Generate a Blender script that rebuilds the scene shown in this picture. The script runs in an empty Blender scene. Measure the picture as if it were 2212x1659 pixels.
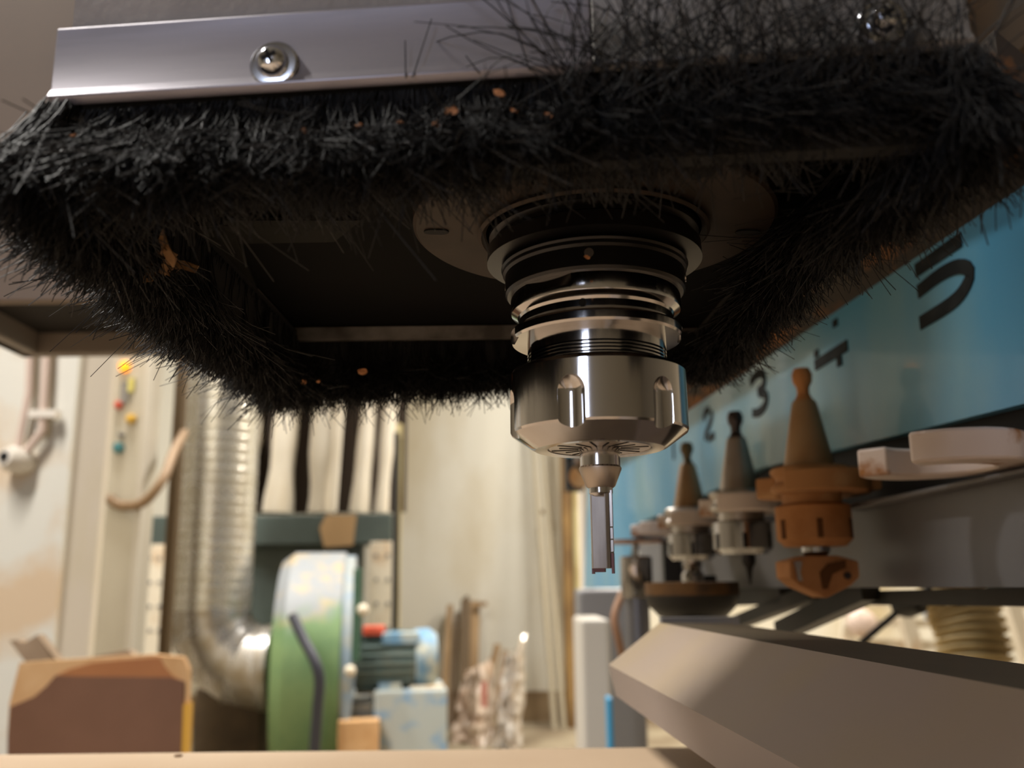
import bpy, bmesh, math, random
import numpy as np
from mathutils import Vector, Matrix

random.seed(7)
RNG = np.random.default_rng(11)
S = bpy.context.scene
COL = S.collection
CAMZ = 0.9                       # camera height above the floor; every length below is in metres

# ------------------------------------------------------------------ camera
F = 2000.0; CX, CY = 1106.0, 829.5
PITCH = math.radians(12.3); ROLL = math.radians(0.64)
cam_d = bpy.data.cameras.new('camera'); cam = bpy.data.objects.new('camera', cam_d); COL.objects.link(cam)
cam_d.sensor_fit = 'HORIZONTAL'; cam_d.sensor_width = 36.0; cam_d.lens = 36.0 * F / 2212.0
cam_d.clip_start = 0.01; cam_d.clip_end = 50
cam.matrix_world = Matrix.Translation((0, 0, CAMZ)) @ Matrix.Rotation(math.pi/2 + PITCH, 4, 'X') @ Matrix.Rotation(-ROLL, 4, 'Z')
cam_d.dof.use_dof = True; cam_d.dof.focus_distance = 0.292; cam_d.dof.aperture_fstop = 12.0
S.camera = cam
S.cycles.max_bounces = 5; S.cycles.diffuse_bounces = 3; S.cycles.glossy_bounces = 3; S.cycles.transmission_bounces = 3
S.cycles.caustics_reflective = False; S.cycles.caustics_refractive = False

# ------------------------------------------------------------------ world, lamps, exposure
W = bpy.data.worlds.new('world'); S.world = W; W.use_nodes = True
W.node_tree.nodes['Background'].inputs[0].default_value = (0.9, 0.95, 1, 1)
W.node_tree.nodes['Background'].inputs[1].default_value = 0.05
S.view_settings.view_transform = 'Standard'; S.view_settings.look = 'None'
S.view_settings.exposure = 0.0; S.view_settings.gamma = 1.0; S.view_settings.use_curve_mapping = False

def area(name, loc, aim, sx, sy, power, col):
    d = bpy.data.lights.new(name, 'AREA'); d.shape = 'RECTANGLE'; d.size = sx; d.size_y = sy
    d.energy = power; d.color = col
    o = bpy.data.objects.new(name, d); COL.objects.link(o); o.location = loc
    o.rotation_euler = (Vector(aim) - Vector(loc)).to_track_quat('-Z', 'Y').to_euler()
    return o
WARM = (1.0, 0.90, 0.76); NEUT = (1.0, 0.955, 0.89); COOL = (0.72, 0.80, 1.0)
area('ceiling_tube_light', (-1.6, 3.6, 3.7), (-1.6, 3.6, 0), 0.12, 1.6, 180, NEUT)
area('ceiling_tube_light', (0.9, 4.6, 3.7), (0.9, 4.6, 0), 0.12, 1.6, 125, NEUT)
area('ceiling_tube_light', (2.8, 4.6, 3.7), (2.8, 4.6, 0), 0.12, 1.6, 180, WARM)
area('ceiling_tube_light', (-1.7, 0.5, 3.7), (-1.5, 0.9, 0), 0.12, 1.6, 150, NEUT)
area('window_daylight', (-1.3, -2.9, 1.9), (0, 0.3, 1.0), 0.6, 1.2, 30, COOL)

# ------------------------------------------------------------------ pixel -> place helpers (camera at the origin, z up)
def ray(px, py):
    x = (px-CX)/F; y = (CY-py)/F; c, s = math.cos(ROLL), math.sin(ROLL)
    xr = x*c + y*s; yr = -x*s + y*c
    return Vector((xr, math.cos(PITCH)-yr*math.sin(PITCH), math.sin(PITCH)+yr*math.cos(PITCH)))
def at(px, py, Y):
    d = ray(px, py); return d*(Y/d.y)
def atz(px, py, z):
    d = ray(px, py); return d*(z/d.z)
MY = Vector((-0.0541, 0.9985, 0)); MX = Vector((0.9985, 0.0541, 0)); UP = Vector((0, 0, 1))
def atm(px, py, c):                # on the vertical plane of the tool rack, c metres to the right
    d = ray(px, py); return d*(c/d.dot(MX))
def mpt(c, s, z): return MX*c + MY*s + UP*z

# ------------------------------------------------------------------ materials
def lin(c):
    def f(v):
        v /= 255.0
        return v/12.92 if v <= 0.04045 else ((v+0.055)/1.055)**2.4
    return (f(c[0]), f(c[1]), f(c[2]), 1)
def mat(name, col, rough=0.5, metal=0.0, col2=None, scale=8.0, lo=0.4, hi=0.65, stretch=(1, 1, 1), bump=0.0, bscale=60.0, rough2=None, emit=None, estr=0, coat=0.0, trans=0.0, spec=None, detail=5):
    m = bpy.data.materials.new(name); m.use_nodes = True
    nt = m.node_tree; b = nt.nodes['Principled BSDF']
    b.inputs['Base Color'].default_value = lin(col); b.inputs['Roughness'].default_value = rough; b.inputs['Metallic'].default_value = metal
    if coat: b.inputs['Coat Weight'].default_value = coat
    if trans: b.inputs['Transmission Weight'].default_value = trans
    if spec is not None: b.inputs['Specular IOR Level'].default_value = spec
    if emit:
        b.inputs['Emission Color'].default_value = lin(emit); b.inputs['Emission Strength'].default_value = estr
    if col2 or bump or rough2 is not None:
        tc = nt.nodes.new('ShaderNodeTexCoord'); mp = nt.nodes.new('ShaderNodeMapping'); mp.inputs['Scale'].default_value = stretch
        nt.links.new(tc.outputs['Object'], mp.inputs['Vector'])
    if col2 or rough2 is not None:
        n = nt.nodes.new('ShaderNodeTexNoise'); n.inputs['Scale'].default_value = scale; n.inputs['Detail'].default_value = detail
        nt.links.new(mp.outputs['Vector'], n.inputs['Vector'])
        r = nt.nodes.new('ShaderNodeMapRange'); r.inputs['From Min'].default_value = lo; r.inputs['From Max'].default_value = hi
        nt.links.new(n.outputs['Fac'], r.inputs['Value'])
    if col2:
        mx = nt.nodes.new('ShaderNodeMix'); mx.data_type = 'RGBA'
        mx.inputs['A'].default_value = lin(col); mx.inputs['B'].default_value = lin(col2)
        nt.links.new(r.outputs['Result'], mx.inputs['Factor']); nt.links.new(mx.outputs['Result'], b.inputs['Base Color'])
    if rough2 is not None:
        rr = nt.nodes.new('ShaderNodeMapRange'); rr.inputs['To Min'].default_value = rough; rr.inputs['To Max'].default_value = rough2
        nt.links.new(r.outputs['Result'], rr.inputs['Value']); nt.links.new(rr.outputs['Result'], b.inputs['Roughness'])
    if bump:
        n2 = nt.nodes.new('ShaderNodeTexNoise'); n2.inputs['Scale'].default_value = bscale; n2.inputs['Detail'].default_value = 4
        nt.links.new(mp.outputs['Vector'], n2.inputs['Vector'])
        bp = nt.nodes.new('ShaderNodeBump'); bp.inputs['Strength'].default_value = bump; bp.inputs['Distance'].default_value = 0.002
        nt.links.new(n2.outputs['Fac'], bp.inputs['Height']); nt.links.new(bp.outputs['Normal'], b.inputs['Normal'])
    return m
M = {
 'plaster': mat('plaster', (216, 212, 198), 0.8, col2=(182, 164, 124), scale=1.3, lo=0.46, hi=0.76, stretch=(1, 1, .5), bump=.2, bscale=20),
 'pillar': mat('pillar_paint', (226, 216, 200), 0.75, col2=(206, 194, 148), scale=2.6, lo=0.48, hi=0.7, stretch=(1, 1, .35), bump=.2, bscale=25),
 'pillar_stain': mat('pillar_paint_stained', (222, 219, 208), 0.75, col2=(214, 190, 160), scale=3.2, lo=0.5, hi=0.62, bump=.2, bscale=25),
 'floor': mat('concrete_floor', (150, 138, 115), 0.8, col2=(120, 105, 84), scale=3),
 'ceiling': mat('ceiling_paint', (170, 165, 152), 0.9),
 'dullwall': mat('dull_wall_paint', (150, 140, 122), 0.9),
 'bristle': mat('black_bristle', (17, 17, 19), 0.5, col2=(28, 28, 30), scale=300, spec=0.35),
 'core': mat('black_brush_core', (10, 10, 11), 0.9),
 'alu': mat('satin_aluminium', (150, 146, 154), 0.36, 0.6, col2=(128, 124, 130), scale=14, stretch=(1, 1, 8), rough2=0.48),
 'alu_dirty': mat('dirty_aluminium', (150, 146, 144), 0.45, 0.5, col2=(96, 92, 88), scale=60),
 'hood': mat('grey_hood_paint', (124, 118, 116), 0.5, col2=(138, 132, 130), scale=30, bump=.15, bscale=300),
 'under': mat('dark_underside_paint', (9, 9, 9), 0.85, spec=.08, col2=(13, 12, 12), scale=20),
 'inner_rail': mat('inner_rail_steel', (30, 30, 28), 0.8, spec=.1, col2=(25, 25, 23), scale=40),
 'chrome': mat('zinc_screw', (216, 220, 228), 0.14, 1.0),
 'steel': mat('polished_steel', (190, 188, 188), 0.10, 1.0, col2=(178, 174, 172), scale=40, rough2=0.16, stretch=(1, 1, .1)),
 'steel_satin': mat('satin_steel', (188, 182, 176), 0.3, 1.0, col2=(168, 160, 152), scale=60, rough2=0.4),
 'steel_dark': mat('blackened_steel', (46, 46, 48), 0.32, 0.9, col2=(58, 56, 54), scale=30),
 'flange': mat('dusty_flange_steel', (60, 51, 45), 0.6, 0.3, spec=.2, col2=(48, 41, 36), scale=45, lo=.4, hi=.7),
 'hole': mat('hole_black', (8, 8, 8), 0.9),
 'carbide': mat('carbide', (164, 158, 154), 0.3, 0.85, col2=(142, 136, 132), scale=200, stretch=(1, 1, .2)),
 'carbide_tip': mat('burnt_cutting_edge', (86, 58, 56), 0.4, 0.7),
 'shank_cone': mat('ground_steel_cone', (176, 164, 152), 0.42, 0.95),
 'chip': mat('wood_chip', (196, 142, 100), 0.8, col2=(170, 110, 70), scale=300),
 'shaving': mat('wood_shaving', (150, 116, 80), 0.85, col2=(116, 84, 56), scale=300),
 'gantry': mat('gantry_paint', (122, 106, 92), 0.55, col2=(114, 99, 86), scale=5),
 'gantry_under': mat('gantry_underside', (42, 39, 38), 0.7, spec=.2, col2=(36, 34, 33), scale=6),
 'gantry_rim': mat('gantry_rim', (142, 132, 124), 0.5),
 'darkbrown': mat('dark_brown_panel', (58, 46, 34), 0.7, col2=(78, 56, 30), scale=14),
 'blue': mat('rack_blue_paint', (74, 146, 182), 0.35, col2=(112, 160, 176), scale=9, lo=.45, hi=.7, stretch=(1, 1, .6), coat=.2),
 'number': mat('number_ink', (20, 25, 27), 0.8, spec=.2, col2=(36, 40, 40), scale=60),
 'dust_rail': mat('dusty_rail', (52, 44, 36), 0.8, col2=(146, 94, 44), scale=26, lo=.52, hi=.66, stretch=(1, .35, 1)),
 'slot_black': mat('slot_black', (18, 20, 24), 0.7),
 'rackgrey': mat('rack_grey_paint', (114, 114, 117), 0.4, col2=(104, 104, 107), scale=6),
 'fork_white': mat('white_plastic', (226, 212, 206), 0.4, col2=(166, 112, 62), scale=26, lo=.56, hi=.64),
 'fork_brown': mat('dusted_plastic', (176, 126, 80), 0.75, col2=(200, 158, 114), scale=40, lo=.5, hi=.7),
 'dust_brown': mat('sawdust_coating', (188, 132, 84), 0.85, col2=(170, 114, 66), scale=50, bump=.3, bscale=200),
 'taper_tan': mat('dusty_taper', (172, 140, 104), 0.45, 0.25, col2=(160, 120, 78), scale=30),
 'taper_grey': mat('worn_taper_steel', (180, 170, 162), 0.35, 0.6, col2=(160, 140, 120), scale=40),
 'stud_dark': mat('dark_pull_stud', (66, 58, 58), 0.4, 0.5),
 'stud_olive': mat('dusty_pull_stud', (112, 96, 70), 0.6, 0.3),
 'gasket': mat('slot_dark_dust', (96, 58, 22), 0.9),
 'beige': mat('beige_table_laminate', (206, 180, 150), 0.55, col2=(198, 170, 140), scale=7, bump=.05, bscale=300),
 'greige': mat('greige_cover_paint', (172, 154, 138), 0.5, col2=(176, 156, 126), scale=9, lo=.45, hi=.7),
 'greige_side': mat('greige_cover_side', (160, 148, 142), 0.5),
 'greige_top': mat('greige_cover_shaded', (94, 82, 64), 0.6, col2=(84, 72, 56), scale=12),  # same greige paint, with the shade of the grazing top face put into its colour
 'frame_black': mat('black_frame', (38, 36, 34), 0.5),
 'duct': mat('galvanised_duct', (212, 211, 206), 0.24, 0.75, col2=(196, 192, 180), scale=12, rough2=.32),
 'elbow': mat('galvanised_elbow', (198, 198, 200), 0.24, 0.8, col2=(170, 160, 144), scale=9, rough2=.36),
 'fan_green': mat('fan_green_paint', (128, 158, 108), 0.55, col2=(104, 140, 98), scale=5),
 'fan_dust': mat('fan_dusty_top', (168, 166, 156), 0.8, col2=(196, 174, 122), scale=7, lo=.5, hi=.66),
 'fan_blue': mat('fan_grey_blue', (138, 156, 172), 0.5, col2=(168, 168, 158), scale=8),
 'fan_rib': mat('fan_rib_green', (62, 96, 76), 0.5),
 'motor': mat('motor_teal', (96, 118, 116), 0.5, col2=(120, 128, 118), scale=12),
 'motor_blue': mat('motor_blue', (104, 146, 178), 0.5, col2=(188, 190, 176), scale=12, lo=.45, hi=.65),
 'pedestal': mat('pedestal_paint', (176, 184, 182), 0.6, col2=(130, 164, 196), scale=10, lo=.5, hi=.64),
 'redplastic': mat('red_plastic', (216, 92, 66), 0.5),
 'hose_black': mat('black_rubber_hose', (52, 54, 66), 0.45),
 'bag': mat('filter_bag_cloth', (226, 218, 202), 0.85, col2=(204, 192, 170), scale=5, stretch=(1, 1, .3)),
 'filter_frame': mat('dark_green_frame', (72, 84, 80), 0.55, col2=(62, 72, 68), scale=4),
 'frame_dust': mat('sawdust_patch', (172, 140, 100), 0.85),
 'darkgap': mat('dark_panel', (62, 50, 40), 0.8),
 'white_post': mat('white_post_paint', (222, 212, 192), 0.6, col2=(196, 160, 116), scale=10, lo=.55, hi=.7, stretch=(1, 1, .4)),
 'cab': mat('cabinet_grey', (196, 190, 176), 0.55, col2=(172, 164, 150), scale=4, stretch=(1, 1, .3)),
 'rust': mat('rusty_pipe', (150, 118, 70), 0.8, col2=(112, 84, 50), scale=8, stretch=(1, 1, .4)),
 'creampipe': mat('cream_pipe', (206, 196, 150), 0.5, col2=(170, 150, 100), scale=6, stretch=(1, 1, .4)),
 'brownpost': mat('brown_post', (96, 78, 54), 0.7),
 'wood': mat('rough_plank_wood', (164, 136, 100), 0.8, col2=(134, 106, 74), scale=12, stretch=(1, 1, .15)),
 'woodgrey': mat('grey_offcut_wood', (160, 138, 114), 0.8, col2=(146, 124, 100), scale=9),
 'film': mat('crumpled_plastic_film', (214, 206, 196), 0.25, col2=(190, 172, 150), scale=14, trans=.25, coat=.4),
 'veneer': mat('red_brown_veneer', (126, 88, 66), 0.5, col2=(116, 80, 58), scale=5),
 'veneer_light': mat('orange_brown_veneer', (172, 112, 66), 0.5, col2=(160, 100, 58), scale=6),
 'chipboard': mat('bare_chipboard', (214, 172, 124), 0.8, col2=(200, 154, 104), scale=12),
 'yellow_edge': mat('yellow_edge_band', (222, 168, 62), 0.6),
 'greybox': mat('light_grey_box', (200, 194, 184), 0.5),
 'bluebox': mat('blue_cover', (58, 146, 190), 0.45),
 'cable': mat('brown_cable', (138, 112, 84), 0.6),
 'orange_lamp': mat('orange_indicator', (255, 160, 20), 0.3, emit=(255, 150, 10), estr=1.6),
 'label_grey': mat('grey_label', (132, 130, 128), 0.6), 'label_yellow': mat('yellow_label', (206, 196, 110), 0.6),
 'btn_red': mat('red_button', (196, 80, 62), 0.4), 'btn_yellow': mat('yellow_button', (206, 164, 56), 0.4), 'btn_teal': mat('teal_button', (58, 122, 132), 0.4),
 'ribhose': mat('ribbed_hose', (206, 186, 142), 0.6, col2=(180, 156, 110), scale=14),
 'copper': mat('copper_hose', (172, 128, 96), 0.5),
 'pinkpipe': mat('pale_pipe', (216, 194, 180), 0.6), 'white_plastic_clean': mat('white_fitting', (232, 224, 212), 0.45),
 'rodtan': mat('dull_rod', (166, 156, 134), .5),
 'post_grey': mat('grey_post', (142, 142, 146), 0.4, 0.4),
}

# ------------------------------------------------------------------ mesh helpers
class MB:
    def __init__(s): s.v = []; s.f = []
    def add(s, vs, fs):
        o = len(s.v); s.v += [Vector(p) for p in vs]; s.f += [tuple(o+i for i in q) for q in fs]; return s
    def box(s, c, sz, ax=None):
        c = Vector(c); A = ax or (Vector((1, 0, 0)), Vector((0, 1, 0)), UP)
        vs = [c + A[0]*(sz[0]/2*i) + A[1]*(sz[1]/2*j) + A[2]*(sz[2]/2*k) for k in (-1, 1) for i, j in ((-1, -1), (1, -1), (1, 1), (-1, 1))]
        return s.add(vs, [(3, 2, 1, 0), (4, 5, 6, 7), (0, 1, 5, 4), (1, 2, 6, 5), (2, 3, 7, 6), (3, 0, 4, 7)])
    def bar(s, a, b, w, h, up=UP):
        a, b = Vector(a), Vector(b); d = (b-a); L = d.length; d.normalize()
        x = d.cross(up)
        if x.length < 1e-4: x = d.cross(Vector((1, 0, 0)))
        x.normalize(); z = x.cross(d)
        return s.box((a+b)/2, (w, L, h), (x, d, z))
    def prism(s, pts, off):
        pts = [Vector(p) for p in pts]; off = Vector(off); n = len(pts)
        fs = [tuple(range(n))[::-1], tuple(range(n, 2*n))] + [(i, (i+1) % n, n+(i+1) % n, n+i) for i in range(n)]
        return s.add(pts + [p+off for p in pts], fs)
    def lathe(s, prof, c, ax=UP, seg=48, ref=None, close=True):
        c = Vector(c); ax = Vector(ax).normalized(); x = Vector(ref) if ref else (Vector((1, 0, 0)) if abs(ax.x) < .9 else Vector((0, 1, 0)))
        x = (x - ax*x.dot(ax)).normalized(); y = ax.cross(x); vs = []; fs = []; n = len(prof)
        for k in range(seg):
            a = 2*math.pi*k/seg; d = x*math.cos(a) + y*math.sin(a)
            vs += [c + d*r + ax*z for r, z in prof]
        for k in range(seg):
            k2 = (k+1) % seg
            fs += [(k*n+i, k2*n+i, k2*n+i+1, k*n+i+1) for i in range(n-1)]
        if close:
            if prof[0][0] > 1e-6: fs.append(tuple(k*n for k in range(seg))[::-1])
            if prof[-1][0] > 1e-6: fs.append(tuple(k*n+n-1 for k in range(seg)))
        return s.add(vs, fs)
    def cyl(s, a, b, r, seg=24, r2=None):
        a, b = Vector(a), Vector(b); return s.lathe([(r, 0), (r if r2 is None else r2, (b-a).length)], a, b-a, seg)
    def tube(s, pts, r, seg=10):
        pts = [Vector(p) for p in pts]; n = len(pts); rr = r if isinstance(r, (list, tuple)) else [r]*n; rings = []
        prev = None
        for i, p in enumerate(pts):
            t = (pts[min(i+1, n-1)] - pts[max(i-1, 0)]).normalized()
            if prev is None: prev = t.orthogonal().normalized()
            u = (prev - t*prev.dot(t)).normalized(); prev = u; w = t.cross(u)
            rings.append([p + (u*math.cos(2*math.pi*k/seg) + w*math.sin(2*math.pi*k/seg))*rr[i] for k in range(seg)])
        vs = [q for R_ in rings for q in R_]; fs = []
        for i in range(n-1):
            fs += [(i*seg+k, i*seg+(k+1) % seg, (i+1)*seg+(k+1) % seg, (i+1)*seg+k) for k in range(seg)]
        fs += [tuple(range(seg))[::-1], tuple((n-1)*seg+k for k in range(seg))]
        return s.add(vs, fs)
    def quad(s, a, b, c, d, th=None): return s.add([a, b, c, d], [(0, 1, 2, 3)])
    def build(s, name, m, parent=None, smooth=None, bevel=0.0, bseg=2):
        me = bpy.data.meshes.new(name)
        vs = [Vector((p.x, p.y, p.z + CAMZ)) for p in s.v]
        lo = [min(p[i] for p in vs) for i in range(3)]; hi = [max(p[i] for p in vs) for i in range(3)]
        piv = Vector(((lo[0]+hi[0])/2, (lo[1]+hi[1])/2, lo[2]))
        me.from_pydata([p-piv for p in vs], [], s.f)
        bm = bmesh.new(); bm.from_mesh(me); bmesh.ops.recalc_face_normals(bm, faces=bm.faces); bm.to_mesh(me); bm.free()
        mm = M[m] if isinstance(m, str) else m
        me.materials.append(mm)
        o = bpy.data.objects.new(name, me); COL.objects.link(o)
        if bevel:
            b = o.modifiers.new('bevel', 'BEVEL'); b.width = bevel; b.segments = bseg; b.limit_method = 'ANGLE'; b.angle_limit = math.radians(35)
        if smooth is not None:
            me.polygons.foreach_set('use_smooth', [True]*len(me.polygons)); me.set_sharp_from_angle(angle=math.radians(smooth))
        if parent is not None:
            o.parent = parent; piv = piv - wloc(parent)
        o.location = piv
        return o
def wloc(o):
    l = o.location.copy(); p = o.parent
    while p: l += p.location; p = p.parent
    return l
def tag(o, label, cat=None, group=None, kind=None):
    o['label'] = label
    if cat: o['category'] = cat
    if group: o['group'] = group
    if kind: o['kind'] = kind
    return o
def thing(name, loc, label, cat, group=None):
    o = bpy.data.objects.new(name, None); COL.objects.link(o); o.empty_display_size = .05
    o.location = (loc[0], loc[1], loc[2] + CAMZ); return tag(o, label, cat, group)
def struct(o, label=None):
    o['kind'] = 'structure'
    if label: o['label'] = label
    return o
def bez(pts, n=24):                 # Catmull-Rom through the points
    P = [Vector(p) for p in pts]; P = [P[0]*2-P[1]] + P + [P[-1]*2-P[-2]]; out = []
    m = len(P)-3
    for i in range(m):
        for k in range(max(2, n//m)):
            t = k/max(2, n//m); a, b, c, d = P[i:i+4]
            out.append(.5*((2*b) + (c-a)*t + (2*a-5*b+4*c-d)*t*t + (3*b-a-3*c+d)*t**3))
    return out + [P[-2]]
def boolean(o, cutter):
    md = o.modifiers.new('cut', 'BOOLEAN'); md.operation = 'DIFFERENCE'; md.object = cutter; md.solver = 'EXACT'
    bpy.context.view_layer.update(); dg = bpy.context.evaluated_depsgraph_get()
    me = bpy.data.meshes.new_from_object(o.evaluated_get(dg)); o.modifiers.clear(); o.data = me
    cm = cutter.data; bpy.data.objects.remove(cutter); bpy.data.meshes.remove(cm)

# ================================================================== THE ROOM
FL = -CAMZ; TOP = 3.0; YF = 6.6; XL, XR, YB = -4.2, 4.2, -3.2
struct(MB().box((0, (YF+YB)/2, FL-.05), (XR-XL, YF-YB, .1)).build('floor', 'floor'), 'bare concrete workshop floor')
struct(MB().box((0, (YF+YB)/2, TOP+.05), (XR-XL, YF-YB, .1)).build('ceiling', 'ceiling'))
struct(MB().box((0, YF+.1, (FL+TOP)/2), (XR-XL+.4, .2, TOP-FL)).build('wall_far', 'plaster'), 'stained cream plaster wall at the far end')
struct(MB().box((XL-.1, (YF+YB)/2, (FL+TOP)/2), (.2, YF-YB, TOP-FL)).build('wall_left', 'dullwall'))
struct(MB().box((XR+.1, (YF+YB)/2, (FL+TOP)/2), (.2, YF-YB, TOP-FL)).build('wall_right', 'dullwall'))
struct(MB().box((0, YB-.1, (FL+TOP)/2), (XR-XL+.4, .2, TOP-FL)).build('wall_back', 'dullwall'))

struct(MB().box((0, YF-.006, FL+.10), (XR-XL, .012, .20)).build('baseboard_far', mat('dirty_wall_base', (150, 128, 96), .85, col2=(104, 82, 58), scale=3, lo=.35, hi=.65)), 'brown dirty strip along the foot of the far wall')
# ---- cream wall pier that closes the picture on its left side
YP = 2.4
e = at(228, 1090, YP+.09).x; b2 = at(150, 1090, YP).x
pier = struct(MB().prism([(XL+1.2, YP-.02, FL), (b2, YP-.02, FL), (b2, YP+.09, FL), (XL+1.2, YP+.09, FL)], (0, 0, TOP-FL)).build('wall_pier', 'pillar_stain'), 'cream plastered wall pier with ochre damp stains')
struct(MB().prism([(b2, YP, FL), (e, YP+.06, FL), (e, YP+.09, FL), (b2, YP+.09, FL)], (0, 0, TOP-FL)).build('trim_1', 'pillar'), 'cream painted corner strip with yellow stains')

# pipe and valve on the pier
t = thing('wall_pipe', at(60, 1010, YP-.05), 'pale pipes running down to a white valve on the cream pier', 'pipe')
MB().tube([at(72, 560, YP-.05), at(62, 850, YP-.05), at(36, 980, YP-.05)], .010, 10).build('pipe_run', 'pinkpipe', t, 40)
MB().tube([at(108, 560, YP-.05), at(100, 780, YP-.05), at(92, 930, YP-.05), at(50, 985, YP-.05)], .011, 10).build('pipe_run', 'pinkpipe', t, 40)
vb = MB().lathe([(.0, -.05), (.026, -.05), (.034, -.03), (.034, .01), (.022, .03)], at(30, 992, YP-.06), Vector((-.3, -1, .1)), 24).build('valve_body', 'white_plastic_clean', t, 40)
MB().lathe([(.0, .036), (.012, .036), (.012, .028)], at(30, 992, YP-.06), Vector((-.3, -1, .1)), 20).build('valve_opening', 'hole', vb, 40)
MB().box(at(96, 895, YP-.05), (.07, .03, .02)).build('pipe_clip', 'white_plastic_clean', t)

# ================================================================== FAR BACKGROUND
# control cabinet with lamps
YC = 3.6
p0 = at(205, 1300, YC); c1 = at(308, 1100, YC)
t = thing('control_cabinet', (p0.x+.1, YC+.2, FL), 'grey control cabinet with glowing orange lamp and coloured buttons', 'cabinet')
MB().prism([(at(190, 1100, YC).x, YC, FL), (c1.x, YC, FL), (c1.x, YC+.12, FL), (at(190, 1100, YC).x, YC+.12, FL)], (0, 0, 2.3)).build('body', 'cab', t, bevel=.012)
fr = [at(296, 1100, YC-.004).x, at(310, 1100, YC-.004).x]
MB().box(((fr[0]+fr[1])/2, YC-.012, FL+1.15), (fr[1]-fr[0], .024, 2.2)).build('door_edge', 'greybox', t, bevel=.004)
def knob(px, py, rpx, m, name):
    r = rpx/F*YC
    MB().lathe([(r, 0), (r, .012), (r*.8, .024), (0, .028)], at(px, py, YC), Vector((0, -1, 0)), 20).build(name, m, t, 40)
knob(271, 793, 12, 'orange_lamp', 'indicator_lamp'); knob(258, 876, 9, 'btn_red', 'red_button')
knob(285, 906, 11, 'btn_yellow', 'yellow_button'); knob(258, 968, 12, 'btn_teal', 'teal_switch'); knob(264, 940, 6, 'label_grey', 'grey_button')
MB().box(at(270, 848, YC-.006), (.03, .012, .085)).build('label_plate', 'label_grey', t)
MB().box(at(284, 832, YC-.007), (.022, .014, .055)).build('label_plate', 'label_yellow', t)
tag(MB().tube(bez([at(232, 1075, YC-.02), at(262, 1092, YC-.022), at(310, 1085, YC-.045), at(352, 1035, YC-.03), at(376, 975, YC+.1), at(398, 935, YC+.27)]), .019, 10).build('cable', 'cable', None, 40), 'brown cable sagging across the grey control cabinet', 'cable')
tag(MB().prism([at(322, 1700, 3.9), at(342, 1700, 3.9), at(406, 700, 3.9), at(386, 700, 3.9)], (0, .05, 0)).build('wooden_post', 'brownpost'), 'narrow dark brown post between cabinet and spiral duct', 'post')

# filter unit: dark green frame with pale cloth bags
YU = 5.3
t = thing('filter_unit', (at(600, 1150, YU).x, YU+.3, FL), 'dark green filter frame carrying tall pale cloth filter bags', 'filter unit')
def vbox(x0, x1, y0, y1, Y, dep, name, m, par=None, bev=0.0):
    xm = (x0+x1)/2; ym = (y0+y1)/2; a = at(x0, ym, Y); b = at(x1, ym, Y); zt = at(xm, y0, Y).z; zb = at(xm, y1, Y).z
    return MB().box(((a.x+b.x)/2, Y+dep/2, (zt+zb)/2), (abs(b.x-a.x), dep, zt-zb)).build(name, m, par, bevel=bev)
vbox(310, 845, 1112, 1178, YU, .25, 'cross_beam', 'filter_frame', t, .01)
MB().prism([at(705, 1112, YU-.006), at(770, 1112, YU-.006), at(762, 1178, YU-.006), at(700, 1182, YU-.006), at(690, 1140, YU-.006)], (0, .01, 0)).build('dust_patch', 'frame_dust', t)
vbox(520, 780, 1178, 1400, YU+.1, .1, 'lower_panel', 'filter_frame', t)
vbox(425, 880, 300, 1108, YU+.34, .05, 'back_panel', 'darkgap', t)
for x0, x1, lean in ((574, 642, 6), (664, 738, -8), (762, 806, 6), (814, 850, 0), (420, 560, 0)):
    w = (x1-x0)/F*YU*1.02/2; a = at((x0+x1)/2-8, 1108, YU+.12); b = at((x0+x1)/2+38+lean, 560, YU+.12); n = 18; pts = []; rr = []
    for i in range(n+1):
        k = i/n; pts.append(a.lerp(b, k)); rr.append(w*(.86 + .1*math.sin(9*k+x0) + .06*math.sin(23*k+x1)))
    MB().tube(pts, rr, 20).build('filter_bag', 'bag', t, 60)
MB().tube([at(720, 1105, YU+.02), at(735, 900, YU+.02), at(752, 700, YU+.02)], .02, 8).build('strut', 'bag', t, 40)
# white posts of the frame
for x0, x1, y0 in ((308, 358, 1176), (794, 856, 1170)):
    o = vbox(x0, x1, y0, 1700, YU-.12, .1, 'leg', 'white_post', t, .004)
    for i in range(4):
        for dx in (.3, .7):
            c = at(x0+(x1-x0)*dx, y0+30+i*52, YU-.125)
            MB().cyl(c, c+Vector((0, .012, 0)), .011, 10).build('bolt_hole', 'label_grey', o, 40)
tag(vbox(849, 862, 915, 1700, YU-.26, .04, 'conduit_pipe', 'creampipe'), 'thin cream conduit standing beside the filter frame', 'conduit')
tag(MB().tube([at(857, 935, YU-.29), at(848, 1700, YU-.29)], .016, 8).build('black_rod', 'frame_black', None, 40), 'thin black rod hanging beside the filter bags', 'rod')

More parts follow.
